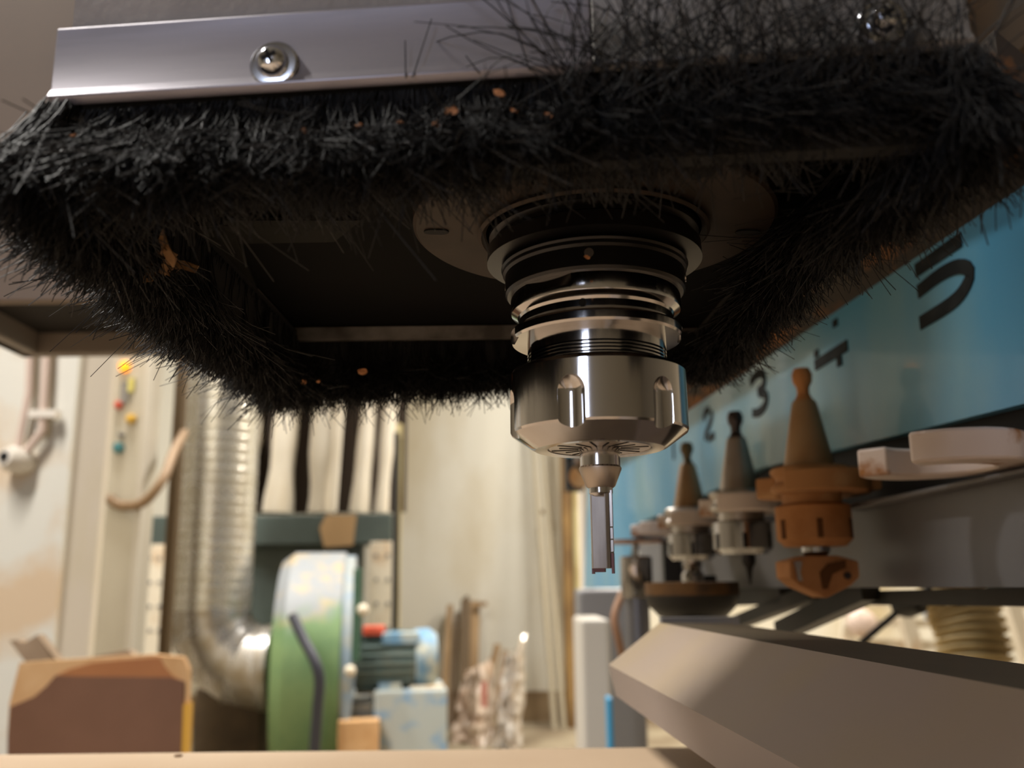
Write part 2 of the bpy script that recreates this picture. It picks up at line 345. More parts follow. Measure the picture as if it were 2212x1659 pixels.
# spiral duct and elbow
YD = 4.2
dt = thing('spiral_duct', at(455, 1500, YD), 'shiny galvanised spiral duct with segmented elbow entering the fan', 'duct')
r = 84/F*YD
a = at(454, 1292, YD); a.z = at(578, 1442, YD).z + .25; top = Vector((a.x, a.y, 2.9)); n = 150; prof = []
for i in range(n*4):
    z = a.z + (top.z-a.z)*i/(n*4-1); u = (z/.047) % 1.0
    prof.append((r*(1 + (.012 if u < .12 else (.006 if u < .2 else 0))), z-a.z))
MB().lathe(prof, a, UP, 56).build('duct_pipe', 'duct', dt, 60)
ex = at(578, 1442, YD); R = .25
segs = []; nseg = 4; cen = Vector((a.x+R, a.y, a.z))
for i in range(nseg+1):
    th = math.pi/2*i/nseg; segs.append(cen + Vector((-R*math.cos(th), 0, -R*math.sin(th))))
def ring(c, th, rr, seg=48):
    nrm = Vector((-math.cos(th), 0, -math.sin(th)))
    return [c + nrm*(rr*math.cos(2*math.pi*k/seg)) + Vector((0, 1, 0))*(rr*math.sin(2*math.pi*k/seg)) for k in range(seg)]
for i in range(nseg):
    m_ = MB(); A = ring(segs[i], math.pi/2*i/nseg, r*1.0); B = ring(segs[i+1], math.pi/2*(i+1)/nseg, r*.985)
    B2 = ring(segs[i+1], math.pi/2*(i+1)/nseg, r*1.02)
    m_.add(A+B+B2, [(k, (k+1) % 48, 48+(k+1) % 48, 48+k) for k in range(48)] + [(48+k, 48+(k+1) % 48, 96+(k+1) % 48, 96+k) for k in range(48)])
    m_.build('elbow_segment', 'elbow', dt, 16)
end = segs[-1]
MB().lathe([(r, 0), (r, .008), (r*1.03, .010), (r*1.03, .018), (r, .020), (r, .026), (r*1.03, .028), (r*1.03, .036), (r, .038), (r, .045)], end, Vector((1, 0, 0)), 48).build('duct_collar', 'elbow', dt, 35)

# centrifugal fan
YV = 4.2
t = thing('dust_fan', (at(668, 1500, YV).x, YV, FL), 'green dust extraction fan with dusty top and finned motor', 'fan')
x0 = at(600, 1430, YV).x; x1 = at(738, 1430, YV).x; zt = at(690, 1187, YV-.15).z; Rv = .52; cz = zt-Rv
def disc_poly(r_, n=40): return [(r_*math.cos(2*math.pi*k/n), r_*math.sin(2*math.pi*k/n)) for k in range(n)]
hs = MB().lathe([(0, 0), (Rv*.93, 0), (Rv, .05), (Rv, x1-x0), (0, x1-x0)], (x0, YV+.2, cz), Vector((1, 0, 0)), 40).build('housing', 'fan_green', t, 30)
nt = M['fan_green'].node_tree; bs = nt.nodes['Principled BSDF']          # settled sawdust covers the upper part of the housing
tc = nt.nodes.new('ShaderNodeTexCoord'); sep = nt.nodes.new('ShaderNodeSeparateXYZ'); nt.links.new(tc.outputs['Object'], sep.inputs[0])
nz = nt.nodes.new('ShaderNodeTexNoise'); nz.inputs['Scale'].default_value = 6; nt.links.new(tc.outputs['Object'], nz.inputs['Vector'])
ad = nt.nodes.new('ShaderNodeMath'); ad.operation = 'MULTIPLY_ADD'; ad.inputs[1].default_value = .22; nt.links.new(nz.outputs['Fac'], ad.inputs[0]); nt.links.new(sep.outputs['Z'], ad.inputs[2])
mr = nt.nodes.new('ShaderNodeMapRange'); mr.inputs['From Min'].default_value = .84; mr.inputs['From Max'].default_value = .91; nt.links.new(ad.outputs[0], mr.inputs['Value'])
n3 = nt.nodes.new('ShaderNodeTexNoise'); n3.inputs['Scale'].default_value = 9; nt.links.new(tc.outputs['Object'], n3.inputs['Vector'])
m3 = nt.nodes.new('ShaderNodeMix'); m3.data_type = 'RGBA'; m3.inputs['A'].default_value = lin((150, 155, 160)); m3.inputs['B'].default_value = lin((188, 168, 132))
q3 = nt.nodes.new('ShaderNodeMapRange'); q3.inputs['From Min'].default_value = .5; q3.inputs['From Max'].default_value = .66; nt.links.new(n3.outputs['Fac'], q3.inputs['Value']); nt.links.new(q3.outputs['Result'], m3.inputs['Factor'])
m4 = nt.nodes.new('ShaderNodeMix'); m4.data_type = 'RGBA'; old = bs.inputs['Base Color'].links[0].from_socket
nt.links.new(mr.outputs['Result'], m4.inputs['Factor']); nt.links.new(old, m4.inputs['A']); nt.links.new(m3.outputs['Result'], m4.inputs['B']); nt.links.new(m4.outputs['Result'], bs.inputs['Base Color'])
x2 = at(766, 1430, YV).x
MB().lathe([(0, 0), (Rv*.97, 0), (Rv*.97, (x2-x1)*.8), (0, (x2-x1)*.8)], (x1, YV+.2, cz), Vector((1, 0, 0)), 40).build('back_plate', 'fan_blue', t, 30)
vbox(733, 750, 1228, 1432, YV-.36, .05, 'rib', 'fan_rib', t, .005)
for px, py in ((757, 1318), (729, 1450)):
    MB().lathe([(.02, 0), (.024, .02), (.014, .04), (0, .045)], at(px, py, YV-.34), Vector((0, -1, 0)), 14).build('bolt', 'white_post', t, 40)
MB().prism([at(712, 1452, YV-.3), at(742, 1452, YV-.3), at(742, 1470, YV-.3), at(728, 1590, YV-.3), at(716, 1590, YV-.3)], (0, .06, 0)).build('stiffener', 'fan_blue', t)
# inlet ring

# motor
mc = at(822, 1430, YV-.1); mr_ = 60/F*YV; mx0 = at(757, 1430, YV-.1).x; mx1 = at(888, 1430, YV-.1).x
mb = MB().lathe([(0, 0), (mr_*.86, 0), (mr_*.86, mx1-mx0), (0, mx1-mx0)], (mx0, mc.y, mc.z), Vector((1, 0, 0)), 32).build('motor_body', 'motor', t, 30)
for k in range(22):
    a_ = 2*math.pi*k/22; d = Vector((0, math.cos(a_), math.sin(a_)))
    MB().box(Vector(((mx0+mx1)/2, mc.y, mc.z)) + d*(mr_*.93), (mx1-mx0-.02, mr_*.2, .008), (Vector((1, 0, 0)), d, Vector((1, 0, 0)).cross(d))).build('cooling_fin', 'motor', mb)
vbox(808, 888, 1368, 1394, YV-.22, .2, 'terminal_box', 'motor_blue', t, .006)
vbox(768, 816, 1354, 1374, YV-.2, .12, 'terminal_cap', 'redplastic', t, .006)
mx2 = at(938, 1430, YV-.1).x
MB().lathe([(mr_*.98, 0), (mr_*1.0, (mx2-mx1)*.6), (mr_*.8, (mx2-mx1)*.95), (0, mx2-mx1)], (mx1, mc.y, mc.z+.01), Vector((1, 0, 0)), 32).build('motor_end_cover', 'motor_blue', t, 40)
pd = vbox(786, 948, 1494, 1760, YV-.24, .4, 'pedestal', 'pedestal', t, .01)
vbox(800, 850, 1478, 1500, YV-.22, .1, 'motor_foot', 'motor_blue', t, .004); vbox(868, 940, 1486, 1498, YV-.22, .1, 'motor_foot', 'white_post', t, .004)
vbox(735, 788, 1520, 1760, YV-.2, .3, 'pedestal_step', 'fan_blue', t, .01)
vbox(700, 790, 1560, 1760, YV-.34, .1, 'base_rail', 'chipboard', t, .004)
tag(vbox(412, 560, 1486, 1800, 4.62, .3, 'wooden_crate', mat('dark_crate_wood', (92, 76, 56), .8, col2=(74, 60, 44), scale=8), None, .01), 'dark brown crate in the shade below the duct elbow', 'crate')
t.rotation_euler.z = math.radians(8)
tag(MB().tube(bez([at(632, 1330, YV-.42), at(655, 1380, YV-.46), at(680, 1428, YV-.5), at(690, 1470, YV-.5), at(686, 1530, YV-.48), at(678, 1640, YV-.45), at(670, 1760, YV-.4)]), .021, 12).build('rubber_hose', 'hose_black', None, 40), 'black rubber hose hanging in front of the green fan', 'hose')

# planks, film, rods and pipes along the far wall
def plank(pts, th, name, label, m='wood'):
    o = MB().prism(pts, (0, th, 0)).build(name, m); return tag(o, label, 'plank', 'planks leaning on the far wall')
YW = YF-.35
def lean(x0, x1, ytop, xb0, xb1, yb, Yt, Yb): return [at(xb0, yb, Yb), at(xb1, yb, Yb), at(x1, ytop, Yt), at(x0, ytop, Yt)]
plank(lean(966, 978, 1306, 944, 962, 1640, YF-.08, YW-.05), .03, 'wood_plank', 'thin dark plank leaning leftmost against the far wall')
plank(lean(982, 992, 1322, 966, 980, 1640, YF-.08, YW), .03, 'wood_plank', 'narrow plank second from the motor on the far wall', 'woodgrey')
plank([at(986, 1640, YW-.08), at(1012, 1640, YW-.08), at(1016, 1300, YF-.13), at(1010, 1284, YF-.12), at(996, 1296, YF-.13)], .03, 'wood_plank', 'tallest pointed plank standing among the leaning planks', 'brownpost')
plank(lean(1012, 1036, 1298, 1002, 1030, 1640, YF-.06, YW+.05), .03, 'wood_plank', 'wide light brown plank with a peg beside the plastic film')
tag(MB().bar(at(1030, 1306, YF-.1), at(1052, 1304, YF-.1), .03, .03).build('wooden_peg', 'wood'), 'short wooden peg sticking out of the wide plank', 'peg')
def film(pts, name, label, seed, m='film'):
    rs = random.Random(seed); mb_ = MB(); n = len(pts); N = 14
    L = [Vector(p) for p in pts]; vs = []
    # crumpled sheet spanned between a left and a right edge polyline
    for i in range(N+1):
        for j in range(N+1):
            u, w = i/N, j/N
            a_ = L[0].lerp(L[1], u); b_ = L[3].lerp(L[2], u); p = a_.lerp(b_, w)
            k = math.sin(math.pi*w)*.18 + .03
            p = p + Vector((rs.uniform(-.012, .012), -k*(.6+.4*math.sin(7*w+seed)) + rs.uniform(-.03, .03), rs.uniform(-.012, .012))); vs.append(p)
    fs = [(i*(N+1)+j, (i+1)*(N+1)+j, (i+1)*(N+1)+j+1, i*(N+1)+j+1) for i in range(N) for j in range(N)]
    mb_.add(vs, fs); o = mb_.build(name, m); sd = o.modifiers.new('thick', 'SOLIDIFY'); sd.thickness = .004
    return tag(o, label, 'plastic film')
film([at(968, 1640, 5.75), at(1002, 1450, 5.95), at(1062, 1420, 5.95), at(1078, 1640, 5.75)], 'plastic_film', 'brownish crumpled plastic film heaped below the planks', 3, mat('dusty_film', (206, 190, 174), .3, col2=(180, 154, 132), scale=14, coat=.3))
film([at(1062, 1640, 5.6), at(1086, 1430, 5.85), at(1134, 1372, 5.9), at(1126, 1640, 5.6)], 'plastic_film', 'bright white crumpled plastic film standing against the far wall', 9)
for i, (xt, yt, xb, yb, lb) in enumerate(((1075, 1392, 1018, 1640, 'pale slat leaning over the brown plastic film'), (1092, 1405, 1042, 1640, 'thin pale slat just behind the white plastic film'))):
    tag(MB().bar(at(xb, yb, 6.12), at(xt, yt, 6.4), .04, .02).build('wood_batten', 'woodgrey' if i else 'wood'), lb, 'batten', 'battens by the plastic film')
tag(MB().box(at(1046, 1500, 5.6), (.035, .02, .14)).build('red_strap', mat('faded_red', (176, 112, 98), .6)), 'small red strip among the crumpled plastic film', 'strap')
for xt, xb, lb in ((1148, 1192, 'leftmost thin grey rod leaning on the far wall'), (1166, 1212, 'thin grey rod leaning between another rod and the rusty pipe')):
    tag(MB().tube([at(xt-12, 760, YF-.06), at(xb+8, 1600, YF-.35)], .019, 8).build('metal_rod', 'rodtan', None, 40), lb, 'rod', 'rods leaning on the far wall')
tag(MB().box(at(1176, 1106, YF-.14), (.06, .03, .03)).build('rod_clip', 'rust'), 'small brown clip on the leaning rods', 'clip')
def vpipe(px, py, Y, rad, m, name, label, z1=2.9):
    c = at(px, py, Y); return tag(MB().lathe([(rad, 0), (rad, z1-FL)], (c.x, Y, FL), UP, 16).build(name, m, None, 40), label, 'pipe')
vpipe(1229, 1250, YF-.25, .045, 'rust', 'rusty_pipe', 'rusty brown vertical pipe on the far wall')
vpipe(1250, 1250, YF-.3, .03, 'creampipe', 'wall_pipe', 'cream vertical pipe right next to the rusty pipe')
vpipe(1268, 1250, YF-.2, .05, 'brownpost', 'dark_pipe', 'dark brown pipe nearest the blue tool rack')
vpipe(1259, 1100, 3.3, .015, 'white_plastic_clean', 'white_pipe', 'thin white pipe running beside the end of the blue rack')
t = thing('wall_fitting', at(1245, 1060, 2.6), 'dark blue box with a grey pipe stub beside the rusty pipe', 'fitting')
vbox(1222, 1262, 975, 1056, 2.6, .1, 'box', 'slot_black', t, .004); vbox(1222, 1262, 968, 986, 2.59, .1, 'lid', 'bluebox', t, .003)
MB().cyl(at(1252, 1030, 2.5), at(1284, 1022, 2.62), .03, 20).build('pipe_stub', 'taper_tan', t, 40)
MB().cyl(at(1284, 1022, 2.62), at(1320, 1016, 2.8), .03, 20).build('pipe_stub', 'taper_tan', t, 40)

# grey boxes seen past the end of the rack
tag(vbox(1262, 1326, 1338, 1900, 2.2, .3, 'grey_cabinet', 'greybox', None, .008), 'pale grey cabinet standing under the end of the blue rack', 'cabinet')
tag(vbox(1258, 1400, 1272, 1900, 2.7, .2, 'grey_column', 'post_grey', None, .01), 'darker grey column behind the pale grey cabinet', 'column')
tag(vbox(1318, 1330, 1508, 1900, 1.9, .05, 'blue_hose', 'bluebox', None, .004), 'bright blue strip beside the pale grey cabinet', 'strip')
tag(MB().tube(bez([at(1345, 1280, 1.5), at(1328, 1330, 1.48), at(1336, 1380, 1.48), at(1350, 1440, 1.5)]), .006, 8).build('copper_hose', 'copper', None, 40), 'short copper coloured hose below the chrome cylinder', 'hose')

# region seen under the rack
YR = 4.4
cf = thing('cream_frame', (at(1950, 1400, YR).x, YR, FL), 'cream steel frame with rails and braces seen below the grey rack panel', 'frame')
for y, h in ((1303, 14), (1345, 16), (1392, 20)):
    MB().bar(at(1824, y, YR), at(2300, y+5, YR), .05, h/F*YR).build('rail', 'white_post', cf)
for xa, xb in ((1832, 1818), (2270, 2250)): MB().bar(at(xa, 1292, YR+.03), at(xb, 1670, YR+.03), .05, .05).build('upright', 'white_post', cf)
MB().bar(at(1945, 1296, YR-.06), at(1978, 1410, YR-.06), .06, .06).build('brace', 'white_post', cf)
MB().bar(at(2180, 1290, YR-.06), at(2226, 1440, YR-.06), .06, .06).build('brace', 'white_post', cf)
MB().bar(at(2000, 1326, YR), at(2050, 1326, YR), .05, .05).build('pale_blue_strip', mat('blue_white_strip', (176, 200, 236), .4), cf)
MB().lathe([(.02, 0), (.055, .01), (.07, .05), (.05, .09), (.02, .1)], at(1850, 1352, YR-.04), Vector((.2, -1, .3)), 16).build('pipe_coil', 'pinkpipe', cf, 40)
rs = []
tag(MB().tube([at(1400, 1790, 1.6), at(1845, 1402, 1.6), at(1935, 1325, 1.6), at(1962, 1302, 1.6), at(2010, 1268, 1.6)], .006, 8).build('black_rod', 'frame_black', None, 40), 'thin black rod slanting across the cream rails', 'rod')
tag(MB().lathe([(.0, -.02), (.02, -.02), (.022, 0), (.014, .03), (0, .034)], at(1962, 1306, 1.58), Vector((.3, -1, 0)), 14).build('black_clamp', 'frame_black', None, 40), 'small black clamp on the slanting rod', 'clamp')
hp = [at(2050, 1240, 2.0), at(2066, 1290, 2.0), at(2092, 1350, 1.98), at(2110, 1440, 1.96)]
hb = bez(hp, 132); rr = [0.066*(1 + .11*math.sin(i/len(hb)*2*math.pi*14)) for i in range(len(hb))]
hb2 = [p + Vector((0, 0, 0)) for p in hb]
tag(MB().tube(hb2, rr, 28).build('ribbed_hose', 'ribhose', None, 60), 'thick tan ribbed hose hanging below the grey rack panel', 'hose')

# brown laminate board standing behind the table
YL = 1.7
t = thing('laminate_board', (at(212, 1500, YL).x, YL, FL), 'reddish brown laminate board with torn corners behind the table', 'board')
def lp(px, py, dy=0): return at(px, py, YL+dy)
zb = at(215, 1900, YL)
MB().prism([lp(20, 1520), lp(42, 1432), lp(90, 1428), lp(215, 1421), lp(330, 1414), lp(395, 1420), lp(406, 1446), lp(404, 1595), lp(396, 2050), lp(10, 2050), lp(16, 1590)], (0, .018, 0)).build('core_panel', 'chipboard', t)
MB().prism([lp(22, 1527, -.003), lp(74, 1505, -.003), lp(100, 1482, -.003), lp(120, 1459, -.003), lp(162, 1461, -.003), lp(280, 1462, -.003), lp(368, 1463, -.003), lp(398, 1472, -.003), lp(392, 1600, -.003), lp(386, 2050, -.003), lp(10, 2050, -.003), lp(16, 1595, -.003)], (0, .003, 0)).build('veneer_sheet', 'veneer', t)
MB().prism([lp(120, 1460, -.002), lp(150, 1446, -.002), lp(200, 1432, -.002), lp(262, 1426, -.002), lp(345, 1420, -.002), lp(354, 1438, -.002), lp(372, 1460, -.002), lp(396, 1474, -.002), lp(398, 1500, -.002), lp(130, 1500, -.002)], (0, .002, 0)).build('veneer_strip', 'veneer_light', t)
MB().prism([lp(396, 1522, -.006), lp(409, 1518, -.006), lp(403, 1640, -.006), lp(392, 1640, -.006)], (0, .02, 0)).build('edge_band', 'yellow_edge', t)
tag(MB().prism([at(20, 1384, YL+.2), at(36, 1382, YL+.2), at(50, 1389, YL+.2), at(64, 1382, YL+.2), at(80, 1371, YL+.2), at(128, 1432, YL+.2), at(420, 2000, YL+.25), at(300, 2000, YL+.25), at(60, 1438, YL+.2)], (0, .03, 0)).build('wood_offcut', 'woodgrey'), 'notched grey brown offcut leaning behind the laminate board', 'offcut')
tag(MB().prism([at(190, 1420, YL+.1), at(276, 1404, YL+.1), at(292, 1420, YL+.1), at(300, 2050, YL+.1), at(190, 2050, YL+.1)], (0, .03, 0)).build('wood_offcut', 'woodgrey'), 'pale offcut barely rising above the laminate board', 'offcut')

# ================================================================== MACHINE TABLE AND COVER
zt_ = -.097
tab = thing('machine_table', (0, .2, FL), 'smooth beige table top across the bottom of the picture', 'table')
yy = .6
MB().prism([(-1.0, yy, zt_), (1.0, yy, zt_), (1.0, -.6, zt_), (-1.0, -.6, zt_)], (0, 0, -.03)).build('table_top', 'beige', tab, bevel=.002)
MB().prism([(-.9, yy-.06, zt_-.03), (.9, yy-.06, zt_-.03), (.9, yy-.16, zt_-.03), (-.9, yy-.16, zt_-.03)], (0, 0, -.12)).build('apron', 'frame_black', tab)
for sx in (-.85, .85):
    for sy in (yy-.11, -.5): MB().box((sx, sy, (FL+zt_-.03)/2), (.08, .08, zt_-.03-FL)).build('leg', 'frame_black', tab)
MB().lathe([(.0024, 0), (.0024, .0008), (0, .001)], atz(385, 1634, zt_), UP, 12).build('dark_speck', 'gasket', tab, 40)

DS = Vector((.0542, -1, 0)).normalized()
cv = thing('cover_profile', atz(1700, 1600, zt_), 'long greige folded cover profile running toward the camera', 'cover')
Yc = .6
E_, A_, B_, C_ = at(1330, 1503, Yc), at(1315, 1436, Yc), at(1425, 1345, Yc), at(1580, 1347, Yc)
L = DS*1.1
MB().prism([A_, B_, B_+Vector((.004, 0, -.006)), A_+Vector((.006, 0, -.004))], L).build('top_face', 'greige', cv)
MB().prism([E_, A_, A_+Vector((.006, 0, -.004)), E_+Vector((.006, 0, 0))], L).build('side_face', 'greige_side', cv)
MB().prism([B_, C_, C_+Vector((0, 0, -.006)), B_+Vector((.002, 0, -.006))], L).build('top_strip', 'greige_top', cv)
MB().prism([C_, C_+Vector((0, 0, -.04)), C_+Vector((-.004, 0, -.04)), C_+Vector((-.004, 0, 0))], L).build('rear_face', 'greige_side', cv)
for s_ in (.62, .95):
    q = E_ + L*s_; MB().box((q.x+.035, q.y, (q.z+zt_)/2+.006), (.05, .03, q.z-zt_+.012)).build('support_block', 'frame_black', cv)
MB().box(at(1510, 1343, .62), (.05, .012, .006)).build('end_plate', 'post_grey', cv)

# ================================================================== GANTRY ABOVE
zg = .26
g = thing('gantry', (-.2, .9, zg), 'tan painted gantry housing above the brush at its left side', 'machine')
gf = atz(120, 650, zg).y; gb = atz(150, 772, zg).y; gx = atz(52, 773, zg).x; gR = .12
MB().box(((gx+gR)/2, gf+.006, zg+.55), (gR-gx, .012, 1.1)).build('front_panel', 'gantry', g, bevel=.002)
MB().box((gx+.006, (gf+gb)/2, zg+.55), (.012, gb-gf-.004, 1.1)).build('side_panel', 'gantry', g)
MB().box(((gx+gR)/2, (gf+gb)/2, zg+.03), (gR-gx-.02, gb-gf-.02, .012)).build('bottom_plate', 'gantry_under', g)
MB().box(((gx+gR)/2, gb-.009, zg+.02), (gR-gx, .018, .04)).build('bottom_rim', 'gantry_rim', g, bevel=.002)
MB().box((gx+.012, (gf+gb)/2, zg+.02), (.024, gb-gf-.04, .04)).build('bottom_rim', 'gantry_rim', g, bevel=.002)
MB().box((0, (.45+gf)/2, .6), (.2, gf-.45, .5)).build('spindle_carriage', 'hood', g)

# dark machine body on the right above the rack
tag(MB().prism([mpt(.30, .20, .28), mpt(.30, 1.9, .28), mpt(.6, 1.9, .28), mpt(.6, .20, .28)], (0, 0, .6)).build('machine_housing', 'darkbrown'), 'dark brown machine housing above the blue tool rack', 'machine')

# ================================================================== TOOL RACK
CB = .262
rk = thing('tool_rack', mpt(CB, .9, zt_), 'blue tool rack beam with black stencilled numbers and grey lower panel', 'tool rack')
def onb(px, py, c=CB): return atm(px, py, c)
# blue plate
tl, tr = onb(1270, 1032), onb(2330, 321)
blu = MB().prism([onb(1262, 1270), onb(1345, 1270), onb(1376, 1131), onb(1460, 1098), onb(1640, 1012), onb(2050, 912), onb(2330, 842), tr, onb(1480, 889), tl], MX*.008).build('number_plate', 'blue', rk)
# rail above it, dusty underside
MB().prism([tr-MX*.0, tl-MX*.0, tl-MX*.016+UP*.012, tr-MX*.016+UP*.012], UP*.02).build('top_rail', 'dust_rail', rk)
MB().prism([tr-MX*.016+UP*.012, tl-MX*.016+UP*.012, tl-MX*.03+UP*.026, tr-MX*.03+UP*.026], UP*.03).build('top_rail', 'dust_rail', rk)
MB().prism([onb(1376, 1110, CB+.012), onb(1640, 985, CB+.012), onb(2330, 800, CB+.012), onb(2330, 1040, CB+.012), onb(1376, 1190, CB+.012)], MX*.006).build('dark_recess', 'slot_black', rk)
gp = MB().prism([onb(1380, 1176), onb(1850, 1098), onb(2330, 1002), onb(2330, 1268), onb(1380, 1271)], MX*.01).build('lower_panel', 'rackgrey', rk)
MB().prism([onb(1850, 1094), onb(2330, 996), onb(2330, 1008), onb(1850, 1104)], MX*-.012).build('ledge', 'rackgrey', rk, bevel=.001)
# black frame under the panel
MB().bar(mpt(CB+.05, .44, -.008), mpt(CB+.05, 1.3, -.020), .03, .010).build('lower_frame', 'frame_black', rk)
for p, q, w in (((1575, 1352), (1762, 1278), .012), ((1690, 1362), (1880, 1272), .016), ((1400, 1300), (1700, 1280), .02)):
    a_ = atm(*p, CB+.03); b_ = atm(*q, CB+.03); MB().bar(a_, b_, .014, w).build('brace', 'frame_black', rk)
MB().bar(at(2140, 1284, 1.2), at(2400, 1284, 1.2), .02, .022).build('lower_frame', 'filter_frame', rk)
# stencilled numbers: strokes are polylines in a unit cell (u right, v up); the gaps are stencil bridges
STROKES = {
 '1': [[(.5, 1), (.5, .05)]],
 '2': [[(.1, .78), (.3, .97), (.65, .97)], [(.82, .86), (.82, .66), (.5, .42), (.2, .2), (.16, .04)], [(.4, .04), (.95, .04)]],
 '3': [[(.1, .9), (.4, .99), (.72, .93), (.82, .75), (.72, .58), (.45, .52)], [(.55, .46), (.8, .36), (.86, .22), (.7, .05), (.4, .0), (.1, .08)]],
 '4': [[(.72, 1.0), (.72, .84)], [(.12, .62), (.12, .46)], [(.05, .3), (.98, .3)], [(.74, .17), (.74, -.03)]],
 '5': [[(.12, .97), (.86, .97)], [(.12, .57), (.5, .62), (.78, .56), (.93, .36), (.82, .14), (.6, .03), (.1, .0)]],
}
def number(ch, px, py, hgt, wid, sw):
    c = onb(px, py); grp = None
    for st in STROKES[ch]:
        m_ = MB(); P2 = [Vector(((u-.5)*wid, (v-.5)*hgt)) for u, v in st]
        if len(P2) > 2:
            PP = bez([Vector((p.x, p.y, 0)) for p in P2], 18); P2 = [Vector((p.x, p.y)) for p in PP]
        Lp, Rp = [], []
        for i, p in enumerate(P2):
            d = (P2[min(i+1, len(P2)-1)] - P2[max(i-1, 0)]).normalized(); nn = Vector((-d.y, d.x))*sw/2; Lp.append(p+nn); Rp.append(p-nn)
        to3 = lambda q, k: c - MY*q.x + UP*q.y - MX*k
        n = len(P2); vs = [to3(q, .0008) for q in Lp] + [to3(q, .0008) for q in Rp] + [to3(q, 0) for q in Lp] + [to3(q, 0) for q in Rp]
        fs = []
        for i in range(n-1): fs += [(i, i+1, n+i+1, n+i), (i, 2*n+i, 2*n+i+1, i+1), (n+i, n+i+1, 3*n+i+1, 3*n+i)]
        fs += [(0, n, 3*n, 2*n), (n-1, 3*n-1, 4*n-1, 2*n-1)]
        m_.add(vs, fs); o = m_.build('numeral_'+{'1': 'one', '2': 'two', '3': 'three', '4': 'four', '5': 'five'}[ch], 'number', blu)
number('5', 2034, 608, .032, .068, .008); number('4', 1792, 750, .033, .064, .008); number('3', 1640, 848, .034, .054, .008)
number('2', 1531, 917, .032, .046, .0075); number('1', 1455, 968, .032, .046, .0075)

# clamping forks and tools
CT = .225; ZF = .055
def fork(px, label, m, zoff=0, name='tool_fork'):
    s0 = atm(px, 1100, CT).dot(MY); c0 = Vector((CT, s0)); mb_ = MB(); n = 22
    out = []; inn = []
    for k in range(n+1):
        a_ = math.radians(140 - 280*k/n)      # opening faces -MX
        out.append((CT + .036*math.cos(a_), s0 + .043*math.sin(a_))); inn.append((CT + .0235*math.cos(a_), s0 + .0235*math.sin(a_)))
    ring_ = out + inn[::-1]
    o = thing(name, mpt(CT, s0, ZF+zoff), label, 'tool fork', 'plastic tool forks of the rack')
    th = .014; vs = []
    P = lambda q, z: mpt(q[0], q[1], z)
    z0 = ZF + zoff
    vs = [P(q, z0) for q in out] + [P(q, z0) for q in inn] + [P(q, z0+th) for q in out] + [P(q, z0+th) for q in inn]; N = n+1; fs = []
    for k in range(n): fs += [(k, k+1, N+k+1, N+k), (2*N+k, 3*N+k, 3*N+k+1, 2*N+k+1), (k, 2*N+k, 2*N+k+1, k+1), (N+k, N+k+1, 3*N+k+1, 3*N+k)]
    fs += [(0, N, 3*N, 2*N), (N-1, 3*N-1, 4*N-1, 2*N-1)]
    MB().add(vs, fs).build('claw', m, o, 40, bevel=.0015)
    MB().box(mpt(CT+.031, s0, z0+th/2), (.010, .05, th*.8), (MX, MY, UP)).build('arm', m, o, bevel=.001)
    return o, s0
f3, s3 = fork(1755, 'sawdust covered brown fork gripping the brown tool holder', 'fork_brown')
f2, s2 = fork(1600, 'white fork gripping the middle chrome tool holder', 'fork_white')
f1, s1 = fork(1490, 'white fork gripping the farthest chrome tool holder', 'fork_white')
pitch = s2 - s3
s4 = atm(2085, 1000, CT).dot(MY)
f4, s4 = fork(2040, 'empty white fork below the stencilled five', 'fork_white', -.004)
f5, _ = fork(2560, 'white fork cut by the edge of the picture', 'fork_white', -.004)
f0, s0_ = fork(1420, 'farthest white fork, holding nothing, beyond the chrome holders', 'fork_white')

def holder(s, label, m_taper, m_stud, m_flange, m_nut, cat='tool holder'):
    b = mpt(CT, s, 0); o = thing('tool_holder', mpt(CT, s, .02), label, cat, 'tool holders in the rack')
    st = MB().lathe([(.004, .118), (.004, .126), (.0062, .130), (.0066, .135), (.005, .139), (0, .140)], b, UP, 24).build('pull_stud', m_stud, o, 40)
    MB().lathe([(.0078, .110), (.0078, .116), (.0052, .119), (.004, .122)], b, UP, 24).build('stud_collar', m_stud, st, 40)
    MB().lathe([(.0165, .072), (.008, .1155), (.0072, .117)], b, UP, 36).build('taper', m_taper, o, 40)
    MB().lathe([(.0, .056), (.0225, .056), (.025, .0585), (.025, .0605), (.0222, .0635), (.0222, .0665), (.025, .0695), (.025, .0715), (.0235, .073), (.0, .073)], b, UP, 40).build('flange', m_flange, o, 40)
    MB().lathe([(.0185, .048), (.0185, .057)], b, UP, 32).build('neck', m_flange, o, 40)
    nut = MB().lathe([(.0, .0225), (.019, .0225), (.0235, .027), (.0235, .0475), (.021, .049), (0, .049)], b, UP, 40).build('nut', m_nut, o, 40)
    for k in range(6):
        a_ = math.radians(60*k+18); d = MX*math.cos(a_) + MY*math.sin(a_)
        MB().box(b + d*.0236 + UP*.033, (.0012, .0034, .012), (d, UP.cross(d), UP)).build('wrench_slot', 'gasket' if m_nut == 'dust_brown' else 'steel_dark', nut)
    return o, b
h3, b3 = holder(s3, 'brown sawdust caked tool holder with angular cutter head', 'taper_tan', 'dust_brown', 'fork_brown', 'dust_brown')
h2, b2_ = holder(s2, 'chrome tool holder with dark pull stud and thin bit', 'taper_grey', 'stud_dark', 'steel_satin', 'steel')
h1, b1_ = holder(s1, 'farthest chrome tool holder with rounded bright cutter below', 'taper_tan', 'stud_olive', 'steel_satin', 'steel')
